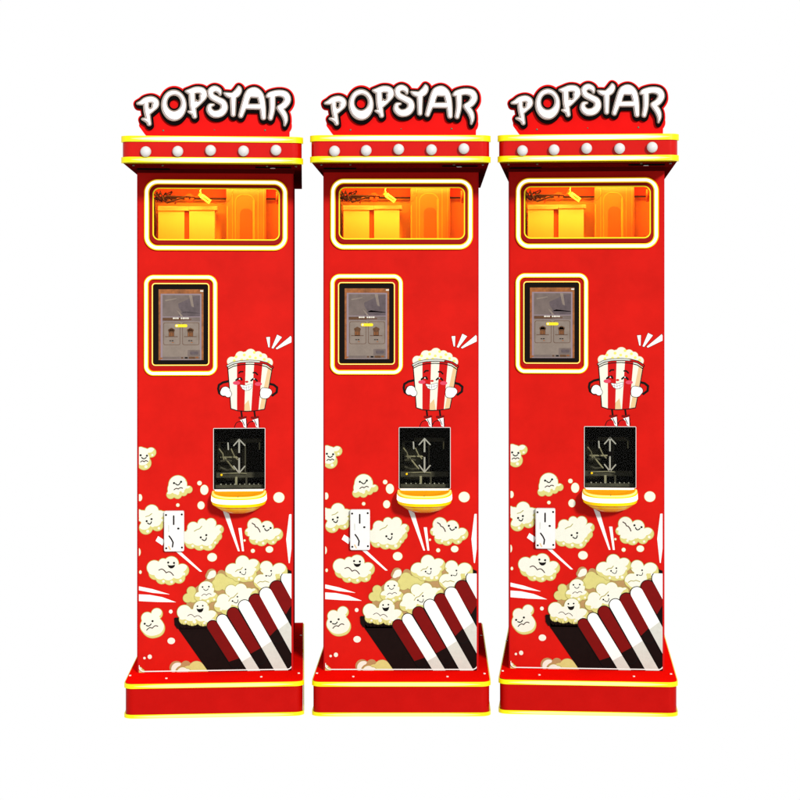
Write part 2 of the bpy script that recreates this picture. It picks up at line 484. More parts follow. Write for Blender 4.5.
# the big tilted bucket
def pz(P, lev, name): 
    P = [ZB_(*p) for p in P]; pr(poly(P), bbc([(*p, 1) for p in P]), lev, name)
pz([(55, 440), (75, 440), (130, 470), (240, 470), (300, 430), (560, 280), (690, 170), (740, 190), (740, 775), (262, 775), (58, 480)], 8, 'black print')
t_ = .175
# popcorn heap behind the rim
heap = [[(268, 188, 30)], [(318, 188, 18)], [(150, 310, 42), (132, 335, 30)]]
pz([(100, 420), (150, 290), (250, 210), (400, 170), (560, 150), (690, 180), (640, 260), (330, 430), (200, 480)], 8.5, 'tan print')
popcorn(tr(ZB_, t_, [(264, 192, 27), (250, 205, 20)]), 8.8, sh='tan print', edge='tan print', shade=(-1.5, -1.5), body='cream print')
popcorn(tr(ZB_, t_, [(320, 195, 22)]), 9.8, sh='tan print', body='tan print', edge='tan print')
popcorn(tr(ZB_, t_, [(315, 225, 34), (350, 250, 40), (300, 255, 36), (390, 240, 30)]), 11.0, body='butter print')
popcorn(tr(ZB_, t_, [(150, 290, 26), (128, 330, 26), (160, 330, 26)]), 11.0, body='butter print')
popcorn(tr(ZB_, t_, [(440, 130, 40), (385, 178, 44), (500, 150, 40), (450, 195, 48), (480, 200, 40), (412, 210, 30)]), 12.2, folds=[[ZB_(*p) for p in ((400, 182), (412, 172), (430, 170), (440, 158))]])
eyes(ZB_, t_, (427, 186), (457, 170), smile(446, 188, 14, 13, -.4), 13.3, r=5)
popcorn(tr(ZB_, t_, [(575, 160, 38), (650, 180, 45), (668, 190, 28), (600, 205, 44), (545, 240, 42), (600, 250, 40), (570, 265, 42)]), 13.5, folds=[[ZB_(*p) for p in ((525, 250), (540, 240), (555, 243), (568, 238), (590, 245))]])
eyes(ZB_, t_, (575, 208), (603, 180), smile(595, 200, 13, 10, -.5), 14.6, r=5)
popcorn(tr(ZB_, t_, [(234, 280, 46), (195, 322, 28), (272, 325, 28), (235, 330, 36)]), 14.8)
eyes(ZB_, t_, (213, 268), (249, 266), smile(232, 279, 13, 9), 15.9, wavy(208, 318, 262, 312, 8), r=5)
popcorn(tr(ZB_, t_, [(330, 345, 38), (375, 290, 34), (430, 285, 36), (475, 310, 34), (420, 345, 60), (310, 380, 32), (350, 390, 38), (455, 350, 40), (505, 300, 22)]), 16.1, folds=[[ZB_(*p) for p in ((362, 350), (372, 334), (390, 328), (412, 305))]])
eyes(ZB_, t_, (383, 350), (411, 326), smile(402, 349, 14, 13, -.45), 17.2, r=5)
popcorn(tr(ZB_, t_, [(110, 410, 42), (205, 390, 46), (155, 440, 48), (262, 438, 38), (110, 450, 30), (215, 455, 36), (250, 470, 26)]), 17.4)
eyes(ZB_, t_, (184, 377), (214, 375), [(178, 389), (188, 393), (200, 393), (212, 390), (219, 386), (216, 402), (207, 412), (194, 413), (184, 405)], 18.7, wavy(128, 432, 208, 446, 12), True, r=5)
# saw teeth of the bucket rim over the popcorn
for k in range(8):
    a = 84 + k * 21; pz([(a, 492 + k * .8), (a + 22, 492 + k), (a + 22, 510), (a - 2, 510), (a - 8, 460)], 19.1, 'black print')
pz([(84, 500), (240, 500), (250, 515), (84, 520)], 19.1, 'black print')
pz([(52, 440), (80, 478), (95, 500), (70, 505), (55, 482)], 19.1, 'black print')
# stripes: direction of the bucket's side
def rs(a, b, wdt, end, lev, name, pad=0):
    """rounded stripe from top point a towards b, half width wdt"""
    pa, pb = ZB_(*a), ZB_(*b); w0, w1 = wdt
    f = cap((*pa, w0 * t_ + pad), (*pb, w1 * t_ + pad))
    if end: (e0, e1) = end; f = I(f, half(*ZB_(*e1), *ZB_(*e0)))
    pr(f, (165, 575, 296, 676), lev, name)
whites = [((325, 458), (535, 800), (31, 31)), ((452, 380), (684, 790), (34, 34)), ((574, 312), (790, 710), (36, 36)), ((700, 225), (860, 520), (40, 40))]
reds = [((270, 492), (400, 700), (31, 30), ((345, 703), (450, 668))), ((388, 422), (540, 680), (34, 32), ((470, 662), (560, 612))),
        ((514, 348), (640, 560), (36, 34), ((580, 570), (650, 500))), ((635, 276), (760, 480), (38, 36), ((670, 458), (730, 360)))]
for a, b, w in whites:
    rs(a, b, w, None, 20, 'ink', .8)
for a, b, w, e in reds:
    rs(a, b, w, None, 20, 'ink', .8)
    rs(a, b, w, None, 21, 'black print')
    rs(a, b, w, e, 22, 'dark red print')
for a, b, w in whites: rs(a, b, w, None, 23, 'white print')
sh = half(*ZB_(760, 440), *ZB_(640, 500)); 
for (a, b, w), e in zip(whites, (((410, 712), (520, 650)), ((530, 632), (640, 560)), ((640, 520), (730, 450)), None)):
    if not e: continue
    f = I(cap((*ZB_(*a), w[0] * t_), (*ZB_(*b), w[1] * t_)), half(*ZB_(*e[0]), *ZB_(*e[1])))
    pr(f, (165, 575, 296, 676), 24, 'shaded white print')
# thin white outline along the foot of the print
f = SUB(off(rr(139.4, 560, 291.6, 670.4, 5), .5), off(rr(139.4, 560, 291.6, 670.4, 5), -.55))
pr(I(f, half(120, 664, 300, 664)), (138, 660, 293, 672), 26, 'white print')

# printed bucket figure with face, arms and shoes
def pm(P, lev, name): P = [ZM(*p) for p in P]; pr(poly(P), bbc([(*p, 1) for p in P]), lev, name, .2)
def lm(P, r, lev, name): P = [ZM(*p) for p in P]; pr(line(P, r / 8), bbc([(*p, r / 8) for p in P]), lev, name, .15)
def cm(x, y, r, lev, name): c = ZM(x, y); pr(circ(*c, r / 8), bbc([(*c, r / 8)]), lev, name, .15)
for P in ([(525, 58), (555, 56), (552, 140), (542, 138)], [(612, 38), (650, 58), (580, 150), (568, 144)], [(720, 48), (745, 90), (610, 156), (600, 148)]):
    c0 = poly([ZM(*p) for p in P]); pr(off(c0, .35), (262, 333, 295, 352), 1, 'letter line', .2); pr(c0, (262, 333, 295, 352), 2, 'white print', .2)
corn = [(250, 252, 36), (320, 212, 40), (400, 195, 42), (460, 208, 36), (500, 222, 32), (540, 262, 36), (300, 250, 45), (400, 250, 60), (480, 255, 50), (360, 205, 30)]
pr(off(smooth_u(tr(ZM, 1 / 8, corn), .3), .35), (222, 344, 276, 372), 1, 'peach print', .2)
pr(smooth_u(tr(ZM, 1 / 8, corn), .3), (222, 344, 276, 372), 2, 'cream print', .2)
for x, y in ((285, 215), (350, 200), (430, 180), (395, 215), (440, 225), (480, 205), (510, 235), (330, 240), (270, 245), (460, 250), (375, 240), (545, 255)): cm(x, y, 11, 3, 'lemon print')
cup = [(217, 290), (300, 262), (400, 250), (500, 262), (575, 300), (548, 450), (512, 636), (440, 648), (370, 652), (300, 648), (243, 630), (230, 450)]
cf = poly([ZM(*p) for p in cup])
for g, sx in (((218, 405), (150, 440)), ((550, 430), (615, 455))): pass
lm([(225, 410), (180, 420), (148, 440), (142, 470), (150, 505), (175, 522)], 9, 3, 'ink')
lm([(545, 430), (585, 440), (612, 462), (608, 500), (575, 525)], 9, 3, 'ink')
lm([(170, 470), (165, 500), (185, 525)], 12, 3, 'dark red print')
pr(off(cf, .35), (224, 358, 276, 414), 5, 'ink', .2)
pr(off(cf, -.5), (224, 358, 276, 414), 6, 'bucket white', .2)
for P in ([(292, 255), (362, 248), (350, 660), (292, 660)], [(430, 248), (496, 258), (462, 655), (404, 660)]):
    pr(I(off(cf, -.5), poly([ZM(*p) for p in P])), (224, 358, 276, 414), 7, 'stripe red', .2)
pr(I(off(cf, -.6), poly([ZM(*p) for p in ((540, 300), (570, 300), (515, 640), (470, 640), (515, 420))])), (224, 358, 276, 414), 7, 'peach print', .2)
pr(I(off(cf, -.6), poly([ZM(*p) for p in ((350, 600), (385, 560), (400, 655), (350, 655))])), (224, 358, 276, 414), 7, 'peach print', .2)
rim = [(218, 288), (260, 266), (320, 254), (400, 250), (470, 255), (530, 270), (574, 300)]
lm(rim, 11, 8, 'ink'); lm([(x, y - 1) for x, y in rim[:5]], 6, 9, 'shaded white print'); lm(rim[4:], 5, 9, 'stripe red')
lm([(x + (4 if x < 400 else -4), y + 24) for x, y in rim], 3.5, 9, 'ink')
lm([(308, 345), (318, 334), (338, 334)], 6, 9, 'ink'); lm([(422, 342), (440, 342), (455, 358)], 6, 9, 'ink')
lm([(285, 402), (300, 390), (322, 385), (330, 400)], 7, 9, 'ink'); lm([(405, 405), (420, 392), (440, 395), (452, 408)], 7, 9, 'ink')
for x in (312, 428): cm(x, 392, 5, 10, 'white print')
pr(ell(*ZM(288, 424), 3.6, 1.9), (232, 380, 241, 386), 9, 'pink print', .15); pr(ell(*ZM(462, 433), 3.6, 1.9), (253, 380, 262, 388), 9, 'pink print', .15)
pr(ell(*ZM(370, 415), 1.6, 1.0), (243, 380, 250, 384), 10, 'stripe red', .15)
M = [(318, 440), (365, 446), (412, 432), (408, 462), (390, 480), (362, 485), (336, 472)]
pr(off(poly([ZM(*p) for p in M]), .35), (238, 382, 253, 393), 10, 'ink', .15); pr(poly([ZM(*p) for p in M]), (238, 382, 253, 393), 11, 'white print', .15)
lm([(322, 456), (364, 464), (408, 450)], 1.6, 12, 'grey ink')
for x in (345, 365, 386): lm([(x, 446), (x + 2, 480)], 1.4, 12, 'grey ink')
for cs in ([(200, 490, 36), (222, 512, 26), (185, 500, 26)], [(518, 508, 42), (505, 490, 26), (540, 500, 30), (500, 525, 22)]):
    f = smooth_u(tr(ZM, 1 / 8, cs), .3); pr(off(f, .4), (218, 382, 274, 402), 12, 'ink', .2); pr(off(f, -.1), (218, 382, 274, 402), 13, 'white print', .2)
lm([(326, 655), (332, 700)], 7, 3, 'ink'); lm([(430, 652), (436, 695)], 7, 3, 'ink')
for dx in (0, 98):
    f = smooth_u(tr(ZM, 1 / 8, [(312 + dx, 768, 34), (345 + dx, 730, 24), (350 + dx, 765, 22), (290 + dx, 778, 18)]), .5)
    pr(off(f, .35), (230, 414, 262, 430), 4, 'ink', .2); pr(off(f, -.35), (230, 414, 262, 430), 5, 'stripe red', .2)
    pm([(316 + dx, 722), (362 + dx, 708), (366 + dx, 785), (345 + dx, 775), (338 + dx, 745)], 6, 'white print')
    lm([(332 + dx, 722), (342 + dx, 742), (352 + dx, 765)], 3, 7, 'ink')
    lm([(312 + dx, 702), (335 + dx, 706), (362 + dx, 698)], 8, 7, 'dark red print')
# the square corners left by rounded-edge strips: close the panel behind the print
mb.build('front_panel', root, label='red front panel printed with smiling popcorn, a striped bucket and a bucket figure')

def taper(mb, xa, xb, yf, yb_, zm, hh, tp, name):  # pale pointed core imitates glow and sun highlight fading along the strip
    P = [(xa, zm), (xa + tp * .5, zm - hh * .7), (xa + tp, zm - hh), (xb - tp, zm - hh), (xb - tp * .5, zm - hh * .7), (xb, zm), (xb - tp * .5, zm + hh * .7), (xb - tp, zm + hh), (xa + tp, zm + hh), (xa + tp * .5, zm + hh * .7)]
    n = len(P); mb.add([(x, yf, z) for x, z in P] + [(x, yb_, z) for x, z in P], [tuple(range(n))] + [(i, n + i, n + (i + 1) % n, (i + 1) % n) for i in range(n)], name)
# ---- plinth
PY = -(DB - D0)
bx0, bx1 = WX(126.9, -PY), WX(303.6, -PY)
BH = ZB
def strip_ring(mb, x0, x1, y0, y1, r, z0, z1, name, t=.004):
    mb.plan(rplan(x0 - t, x1 + t, y0 - t, y1, r + t), z0, z1, name)
mb = MB()
zt1 = WZ(682.8, -PY); zt0 = WZ(687.3, -PY); zb1 = WZ(713.4, -PY)
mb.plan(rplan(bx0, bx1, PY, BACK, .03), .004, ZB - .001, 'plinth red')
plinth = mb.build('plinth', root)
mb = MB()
mb.plan(rplan(bx0 - .001, bx1 + .001, PY - .001, BACK, .031), ZB - .0008, ZB + .0012, 'plinth sunlit red')
Y = PY + .02
for (u, vv) in ((131, 674.6), (167.3, 678), (261.5, 678), (298.6, 675), (295.3, 637), (139.6, 644)):
    # rivets on the lid, found where the reading meets the lid's height
    d = (H - ZB - .001) * F / (vv - VPY)
    x = XC + (u - VPX) * d / F; y = d - DB
    k = [(x + .0042 * math.cos(a * math.pi / 5), y + .0042 * math.sin(a * math.pi / 5)) for a in range(10)]
    mb.plan(k, ZB + .0010, ZB + .0045, 'rivet')
mb.build('lid_plate', plinth, label='plinth top in a painted sunlit red with small round rivets')
for (z0, z1) in ((zt0, zt1), (0.0, zb1)):
    mb = MB()
    z1_ = min(z1, ZB + .003)
    x_a, x_b = bx0 - .005, bx1 + .005
    # hollow trim ring so that the lid plate stays in view
    Lo = rplan(x_a, x_b, PY - .005, BACK, .035); Li = rplan(bx0 - .0012, bx1 + .0012, PY - .0012, BACK, .0312); n = len(Lo)
    v = [(x, y, z0) for x, y in Lo] + [(x, y, z1_) for x, y in Lo] + [(x, y, z1_) for x, y in Li] + [(x, y, z0) for x, y in Li]
    fs = []
    for i in range(n):
        j = (i + 1) % n
        fs += [(i, j, n + j, n + i), (n + i, n + j, 2 * n + j, 2 * n + i), (2 * n + i, 2 * n + j, 3 * n + j, 3 * n + i), (3 * n + i, 3 * n + j, j, i)]
    mb.add(v, fs, 'yellow strip')
    zm, hh = (z0 + z1_) / 2, (z1_ - z0) * .36
    taper(mb, bx0 + .03, bx1 - .03, PY - .0066, PY - .0045, zm, hh, .12, 'pale yellow strip')
    mb.build('light_strip', plinth)

# ---- canopy
CY = -CF
cx0, cx1 = WX(124.9, CF), WX(303.6, CF)
mb = MB()
zs = [WZ(v_, CF) for v_ in (136.3, 142.2, 157.4, 163.0)]
mb.plan(rplan(cx0, cx1, CY, BACK, .032), zs[3] + .001, zs[0] - .001, 'canopy red', top='sign red', bottom='underside shade red')
# underside fittings: dark slot with a downlight, screws
ux = WX(276, .12)
mb.box(ux - .07, ux + .055, -.15, -.125, zs[3] - .003, zs[3] + .0005, 'black')
mb.box(x0 + .005, x0 + .12, -.05, -.035, zs[3] - .004, zs[3] + .0005, 'black')
mb.box(x0 - .004, x1 + .004, -.012, .0, zs[3] - .012, zs[3] + .0005, 'underside shade red')  # dark strip standing in for the shadow line where cabinet meets canopy
for x in (cx0 + .03, cx0 + .13, cx1 - .12, cx1 - .02):
    k = [(x + .004 * math.cos(-a * math.pi / 4), -.19 + .004 * math.sin(-a * math.pi / 4)) for a in range(8)][::-1]
    mb.plan(k, zs[3] - .003, zs[3] + .0005, 'screw grey')
canopy = mb.build('canopy', root)
mb = MB()
k = [(ux - .01 + (.009) * math.cos(a * math.pi / 8), -.138 + .005 * math.sin(a * math.pi / 8)) for a in range(16)]
mb.plan(k, zs[3] - .005, zs[3] - .003, 'bulb white')
mb.build('downlight', canopy)
for (za, zb, w0, w1) in ((zs[1], zs[0], .06, .05), (zs[3], zs[2], .1, .06)):
    mb = MB()
    Lo = rplan(cx0 - .005, cx1 + .005, CY - .005, CY + .04, .037); Li = rplan(cx0 - .0002, cx1 + .0002, CY - .0002, CY + .04, .0322); n = len(Lo)
    v = [(x, y, za) for x, y in Lo] + [(x, y, zb) for x, y in Lo] + [(x, y, zb) for x, y in Li] + [(x, y, za) for x, y in Li]
    fs = []
    for i in range(n):
        j = (i + 1) % n
        fs += [(i, j, n + j, n + i), (n + i, n + j, 2 * n + j, 2 * n + i), (2 * n + i, 2 * n + j, 3 * n + j, 3 * n + i), (3 * n + i, 3 * n + j, j, i)]
    mb.add(v, fs, 'yellow strip')
    zm, hh = (za + zb) / 2, (zb - za) * .36
    taper(mb, cx0 + .03, cx1 - .025, CY - .0066, CY - .0045, zm, hh, .09, 'pale yellow strip')
    taper(mb, cx0 + w0, cx1 - w1, CY - .0080, CY - .0060, zm, hh * .85, .2, 'led white')
    mb.build('light_strip', canopy)
for u, vv in ((148.6, 152.0), (180.3, 151.4), (212.8, 150.2), (245.6, 150.6), (278.0, 149.6)):
    mb = MB()
    x, _, z = W(u, vv, CF + .015)
    mb.tube([(x, CY + .001, z), (x, CY - .012, z)], .0165, 'bulb white', 20)
    mb.dome((x, CY - .0119, z), .0185, .016, 'bulb white')
    mb.build('bulb', canopy, smooth=True)

# ---- sign board
def Za(x, y): return 125 + x / 8, 75 + y / 8
def Zb(x, y): return 215 + x / 8, 75 + y / 8
def st(Z, P): return stroke(catmull([(*Z(a, b), r / 8) for a, b, r in P], 5 if len(P) > 2 else 1))
def e8(Z, x, y, rx, ry): return ell(*Z(x, y), rx / 8, ry / 8)
P1 = U(st(Za, [(118, 238, 10), (150, 230, 20), (182, 212, 25), (225, 205, 27), (256, 222, 28), (256, 252, 27), (225, 285, 24), (205, 305, 22)]),
       st(Za, [(182, 225, 22), (190, 300, 24), (208, 398, 18)]), st(Za, [(155, 362, 9), (180, 368, 16), (205, 385, 18)]))
P1 = SUB(P1, e8(Za, 216, 256, 11, 18))
O1 = SUB(e8(Za, 403, 250, 100, 124), e8(Za, 404, 232, 54, 62))
P2 = U(st(Za, [(500, 138, 10), (535, 140, 25), (580, 126, 27), (625, 134, 29), (638, 168, 30), (605, 215, 26), (570, 250, 24)]),
       st(Za, [(545, 150, 26), (550, 250, 26), (566, 335, 20)]), st(Za, [(520, 300, 9), (545, 305, 20)]))
P2 = SUB(P2, e8(Za, 592, 190, 13, 22))
def Zp(x, y): return x, y
Sx = U(stroke(catmull([(221.0, 94.8, 1.4), (219.8, 91.2, 2.8), (215.4, 89.4, 3.2), (211.6, 92.2, 3.2), (212.8, 97.0, 3.3), (218.3, 100.2, 3.4), (224.0, 103.6, 3.6), (225.0, 109.0, 3.8), (221.5, 113.6, 3.8), (215.0, 114.6, 3.7), (210.6, 111.0, 3.2), (211.0, 106.4, 2.2), (214.5, 105.4, 1.2)])))
Tx = U(st(Zb, [(84, 150, 9), (108, 162, 20), (150, 168, 26), (182, 148, 30), (198, 118, 24), (196, 96, 9)]), st(Zb, [(152, 180, 26), (152, 318, 20)]))
Ax = U(st(Zb, [(212, 328, 20), (238, 250, 26), (270, 160, 30), (300, 132, 30), (335, 132, 30), (368, 170, 30), (385, 250, 27), (392, 340, 22)]),
       st(Zb, [(250, 255, 22), (385, 255, 24)]), st(Zb, [(290, 158, 26), (345, 160, 26)]), st(Zb, [(262, 215, 18), (255, 240, 20)]), st(Zb, [(372, 200, 22), (382, 240, 22)]))
Rx = U(st(Zb, [(422, 172, 12), (450, 160, 26), (510, 146, 27), (565, 158, 31), (583, 198, 30), (560, 240, 27), (525, 262, 25)]),
       st(Zb, [(462, 180, 26), (462, 270, 24), (448, 345, 20)]), st(Zb, [(520, 265, 24), (556, 315, 26), (568, 360, 20), (562, 402, 9)]))
letters = [off(l_, .2) for l_ in (P1, O1, P2, Sx, Tx, Ax, Rx)]
AL = U(*letters)
SF = .14                                 # the sign stands a little behind the canopy edge
SM = onplane(SF)
bbS = (126, 78, 304, 140)
blackf = U(off(AL, 1.9), mv(off(AL, 1.7), .3, 1.6))
mb = MB()
redf = U(off(blackf, 1.6), circ(153, 126, 10.5), circ(283.5, 125, 9), off(poly([(146, 112), (288, 112), (287.5, 140), (154, 140), (148, 133), (143, 126)]), 2.5))
redf = U(redf, stroke([(146, 108, 5), (175, 104, 7), (200, 100, 7), (216, 102, 8), (235, 100, 6), (255, 103, 8), (280, 105, 8)]))
redf = I(redf, rr(120, 70, 310, 137.6, .01))
lay(mb, redf, bbS, SF, 'sign red', .012, 'sign red', mapf=SM)
# closed back
sheet(mb, contour(redf, bbS, .5), SF - .012, 'sign red', mapf=SM)
for u, vv in ((164.5, 131), (215.2, 130), (265.6, 129.8)):
    x, _, z = W(u, vv, SF); mb.dome((x, -SF + .0002, z), .0038 if u != 215.2 else .0025, .002, 'screw grey')
sign = mb.build('sign_board', root, label='red scalloped header board with lettering POPSTAR')
mb = MB()
lay(mb, blackf, bbS, SF + .012, 'black', .0118, 'black', mapf=SM, res=.25)
back = mb.build('lettering_backing', sign)
mb = MB()
lay(mb, AL, bbS, SF + .018, 'letter edge', .0058, 'letter white', mapf=SM, res=.2)
for q_, L_ in enumerate(letters):
    e_ = SF + .0181 + .0003 * q_
    lay(mb, off(L_, -.42), bbS, e_, 'letter line', mapf=SM, res=.2)
    lay(mb, off(L_, -.85), bbS, e_ + .0001, 'letter white', mapf=SM, res=.2)
    # a second thin line inside the lower left edge of each stroke
    f = SUB(off(L_, -1.25), mv(off(L_, -1.25), .5, -.25))
    lay(mb, f, bbS, e_ + .0002, 'letter line', mapf=SM, res=.2)
mb.build('lettering', sign, label='white raised letters POPSTAR with thin inner lines')

# ---- viewing window
def ring(name, o, i, fwd, thick, m, parent, res=.3, core=None, corem=None, bb=None, coref=None):
    mb = MB(); lay(mb, SUB(o, i), bb, fwd, m, thick, m, res=res)
    if core: lay(mb, core, bb, coref or fwd + .002, corem, .002, corem, res=res)
    return mb.build(name, parent)
mb = MB()
bbW = (140, 175, 292, 256)
# interior: open box behind the panel
def liner(mb, f_rect, depth, m_wall, m_back, m_top=None):
    u0, v0, u1, v1 = f_rect
    a, b = WX(u0), WX(u1); c, d = WZ(v1), WZ(v0)
    y0_, y1_ = .002, depth
    mb.add([(a, y1_, c), (b, y1_, c), (b, y1_, d), (a, y1_, d)], [(0, 1, 2, 3)], m_back)
    mb.add([(a, y0_, c), (a, y1_, c), (a, y1_, d), (a, y0_, d)], [(0, 1, 2, 3)], m_wall)
    mb.add([(b, y0_, c), (b, y1_, c), (b, y1_, d), (b, y0_, d)], [(0, 1, 2, 3)], m_wall)
    mb.add([(a, y0_, d), (b, y0_, d), (b, y1_, d), (a, y1_, d)], [(0, 1, 2, 3)], m_top or m_wall)
    mb.add([(a, y0_, c), (b, y0_, c), (b, y1_, c), (a, y1_, c)], [(0, 1, 2, 3)], m_wall)
liner(mb, (146, 181, 286, 247), .24, 'inner wall', 'inner wall', 'inner red')
# upper duct across the back with a dark seam
ZV = lambda v_, y_: H + (VPY - v_) * (DB + y_) / F
XV = lambda u_, y_: XC + (u_ - VPX) * (DB + y_) / F
mb.box(WX(146.5), WX(285.5), .205, .239, ZV(197.6, .205), WZ(181.5), 'inner red')
mb.box(WX(146.5), WX(285.5), .20, .2045, ZV(199.4, .20), ZV(197.9, .20), 'dark cable')
bay = mb.build('interior_bay', root)
win = bay
mb = MB()
# shelf under the bin
mb.box(WX(148), WX(284), .03, .235, WZ(246.6), WZ(244.4), 'inner red')
mb.build('shelf', bay)
yb = .10
for (ua, ub) in ((157.6, 183.3), (188.2, 213.4)):
    mb = MB()
    mb.box(XV(ua, yb), XV(ub, yb), yb, yb + .10, ZV(243.5, yb), ZV(206.6, yb), 'bin white')
    mb.box(XV(ua, yb) - .001, XV(ub, yb) + (.009 if ua > 180 else .016), yb - .004, yb + .10, ZV(210.0 if ua > 180 else 210.8, yb), ZV(206.4, yb), 'bin white')
    mb.build('popcorn_bin', bay)
mb = MB(); mb.box(XV(183.4, yb), XV(188.1, yb), yb + .012, yb + .09, ZV(243.5, yb), ZV(211, yb), 'inner slot'); mb.build('divider', bay)
# cable bundle
rng = np.random.RandomState(4)
mb = MB()
for k in range(9):
    y = .06 + .012 * k
    P = [(XV(153.5 + rng.rand() * 3, y), y, ZV(190 + rng.rand() * 12, y))]
    for s in range(4): P.append((XV(156 + s * (3.0 + rng.rand() * 2.0), y), y + rng.rand() * .02, ZV(191 + rng.rand() * 12, y)))
    if k < 3: P.append((XV(186 + k * 4, y), y, ZV(196 + rng.rand() * 2, y)))
    mb.tube(P, .0022 + .0014 * rng.rand(), 'dark cable', 6)
mb.tube([(XV(154, .04), .04, ZV(200, .04)), (XV(155.5, .04), .04, ZV(226, .04)), (XV(154.8, .04), .04, ZV(238, .04))], .0035, 'dark cable', 6)
mb.tube([(XV(174, .12), .12, ZV(204.5, .12)), (XV(176, .12), .12, ZV(199, .12)), (XV(184, .12), .12, ZV(196, .12)), (XV(196, .12), .12, ZV(197, .12)), (XV(199, .12), .12, ZV(191, .12))], .0025, 'inner slot', 6)
P = [(XV(u_, .08), .08, ZV(v_, .08)) for u_, v_ in ((209.5, 202), (216, 203.3), (222, 203.8), (227, 201.5), (230.5, 197), (231.5, 191))]
mb.tube(P, .0016, 'inner slot', 6)
mb.tube([(XV(200.5, .075), .075, ZV(194.5, .075)), (XV(199.3, .075), .075, ZV(191.5, .075)), (XV(200, .08), .08, ZV(188, .08))], .0022, 'connector yellow', 6)
mb.build('cable_bundle', bay, smooth=True)
mb = MB()
c = (XV(204.8, .07), .07, ZV(199.0, .07))
mb.obox(c, R(-36), .020, .006, .0082, 'connector yellow')
mb.obox((c[0] - .019, .07, c[2] + .0135), R(-36), .006, .004, .006, 'perspex edge')
mb.obox((c[0] + .0006, .0635, c[2]), R(-36), .012, .001, .0012, 'inner slot')
mb.build('cable_connector', bay)
mb = MB()
mb.tube([(XV(188.5, .14), .11, ZV(198.5, .14)), (XV(188.5, .14), .135, ZV(198.5, .14))], .016, 'inner red', 20)
mb.tube([(XV(188.5, .11), .106, ZV(198.5, .11)), (XV(188.5, .11), .111, ZV(198.5, .11))], .004, 'dark cable', 12)
mb.build('bracket', bay)
# clear chute with arched door at the right
mb = MB()
yc = .16
mpc = lambda u_, v_, fwd: (XV(u_, -fwd), -fwd, ZV(v_, -fwd))
bbC = (222, 184, 268, 246)
lay(mb, rr(224.6, 182, 264.0, 246, .5), bbC, -yc, 'perspex', .04, 'perspex', mapf=mpc)
arch = lambda a, b, t, r: rr(a, t, b, 260, r)
lay(mb, SUB(arch(233.0, 253.0, 194, 8), arch(234.0, 252.0, 195, 7.2)), bbC, -yc + .003, 'perspex edge', .003, mapf=mpc)
lay(mb, arch(238.2, 250.2, 208.5, 5), bbC, -yc + .002, 'perspex shade', .002, mapf=mpc)
lay(mb, rr(224.8, 206, 226.2, 246, .3), bbC, -yc + .006, 'perspex edge', .006, mapf=mpc)
lay(mb, rr(250.8, 200, 253.0, 246, .3), bbC, -yc + .006, 'perspex edge', .004, mapf=mpc)
lay(mb, rr(255.8, 190, 256.6, 246, .2), bbC, -yc + .003, 'perspex edge', .002, mapf=mpc)
lay(mb, rr(230.2, 186, 231.0, 246, .2), bbC, -yc + .003, 'perspex edge', .002, mapf=mpc)
lay(mb, rr(261.4, 186, 262.2, 246, .2), bbC, -yc + .003, 'perspex edge', .002, mapf=mpc)
mb.build('clear_chute', bay)
mb = MB()
mb.tube([(XV(276.5, .05), .05, ZV(191.5, .05)), (XV(276.5, .05), .05, ZV(202.5, .05))], .0062, 'inner slot', 12)
mb.dome((XV(276.5, .05), .05, ZV(202.5, .05)), .0062, .006, 'inner slot')
mb.build('knob', bay, smooth=True)
mb = MB()
mb2 = MB()
g1 = rr(152.8, 187.9, 279.2, 240.4, 6.8)
lay(mb2, rr(151.5, 187, 280.7, 241.2, 7), bbW, .004, 'amber pane', 0, res=.5)
mb2.build('window_pane', bay)
ring('pane_trim', g1, off(g1, -1.15), .006, .004, 'yellow strip', bay, bb=bbW)
o1 = rr(149.6, 184.6, 282.6, 244.4, 9.5)
mb = MB(); lay(mb, SUB(o1, off(g1, .0)), bbW, .0070, 'bezel dark red', .007, 'bezel dark red')
mb.build('window_bezel', bay)
og = rr(144.5, 179.6, 287.0, 250.4, 13.5)
ring('light_ring', og, off(og, -5.0), .010, .010, 'led yellow', bay, core=SUB(off(og, -1.15), off(og, -3.8)), corem='led white', coref=.013, bb=bbW)

# ---- touch screen
mb = MB()
bbT = (142, 272, 220, 378)
lay(mb, rr(152.6, 283.6, 208.6, 365.2, 3), bbT, .006, 'glass black', .012, 'glass black')
scr = mb.build('touchscreen', root, label='upright touch screen in a black bezel')
def Zs(x, y): return 135 + x / 8, 270 + y / 8
mb = MB()
def ds(x0_, y0_, x1_, y1_, lev, m, r=0.5):
    a, b = Zs(x0_, y0_), Zs(x1_, y1_); lay(mb, rr(a[0], a[1], b[0], b[1], r / 8), (a[0] - .5, a[1] - .5, b[0] + .5, b[1] + .5), .0064 + lev * .0002, m, res=.2)
ds(190, 155, 546, 720, 0, 'screen orange')
ds(206, 190, 530, 720, 1, 'screen lilac')
ds(222, 200, 518, 372, 2, 'screen taupe')
for P in ([(345, 270), (410, 240), (470, 210), (518, 205), (518, 350), (440, 345), (380, 345), (350, 300)], [(350, 350), (400, 330), (518, 345), (518, 372), (350, 372)]):
    P = [Zs(*p) for p in P]; lay(mb, poly(P), bbc([(*p, .5) for p in P]), .0064 + .0006, 'screen grey', res=.2)
for P in ([(430, 200), (455, 200), (470, 300), (450, 290)], [(330, 320), (350, 330), (385, 372), (365, 372)], [(240, 240), (330, 225), (335, 232), (245, 250)]):
    P = [Zs(*p) for p in P]; lay(mb, poly(P), bbc([(*p, .5) for p in P]), .0064 + .0008, 'screen taupe light', res=.2)
ds(222, 378, 518, 410, 2, 'screen taupe')
ds(222, 384, 368, 404, 3, 'screen brown'); ds(370, 390, 450, 402, 3, 'screen line')
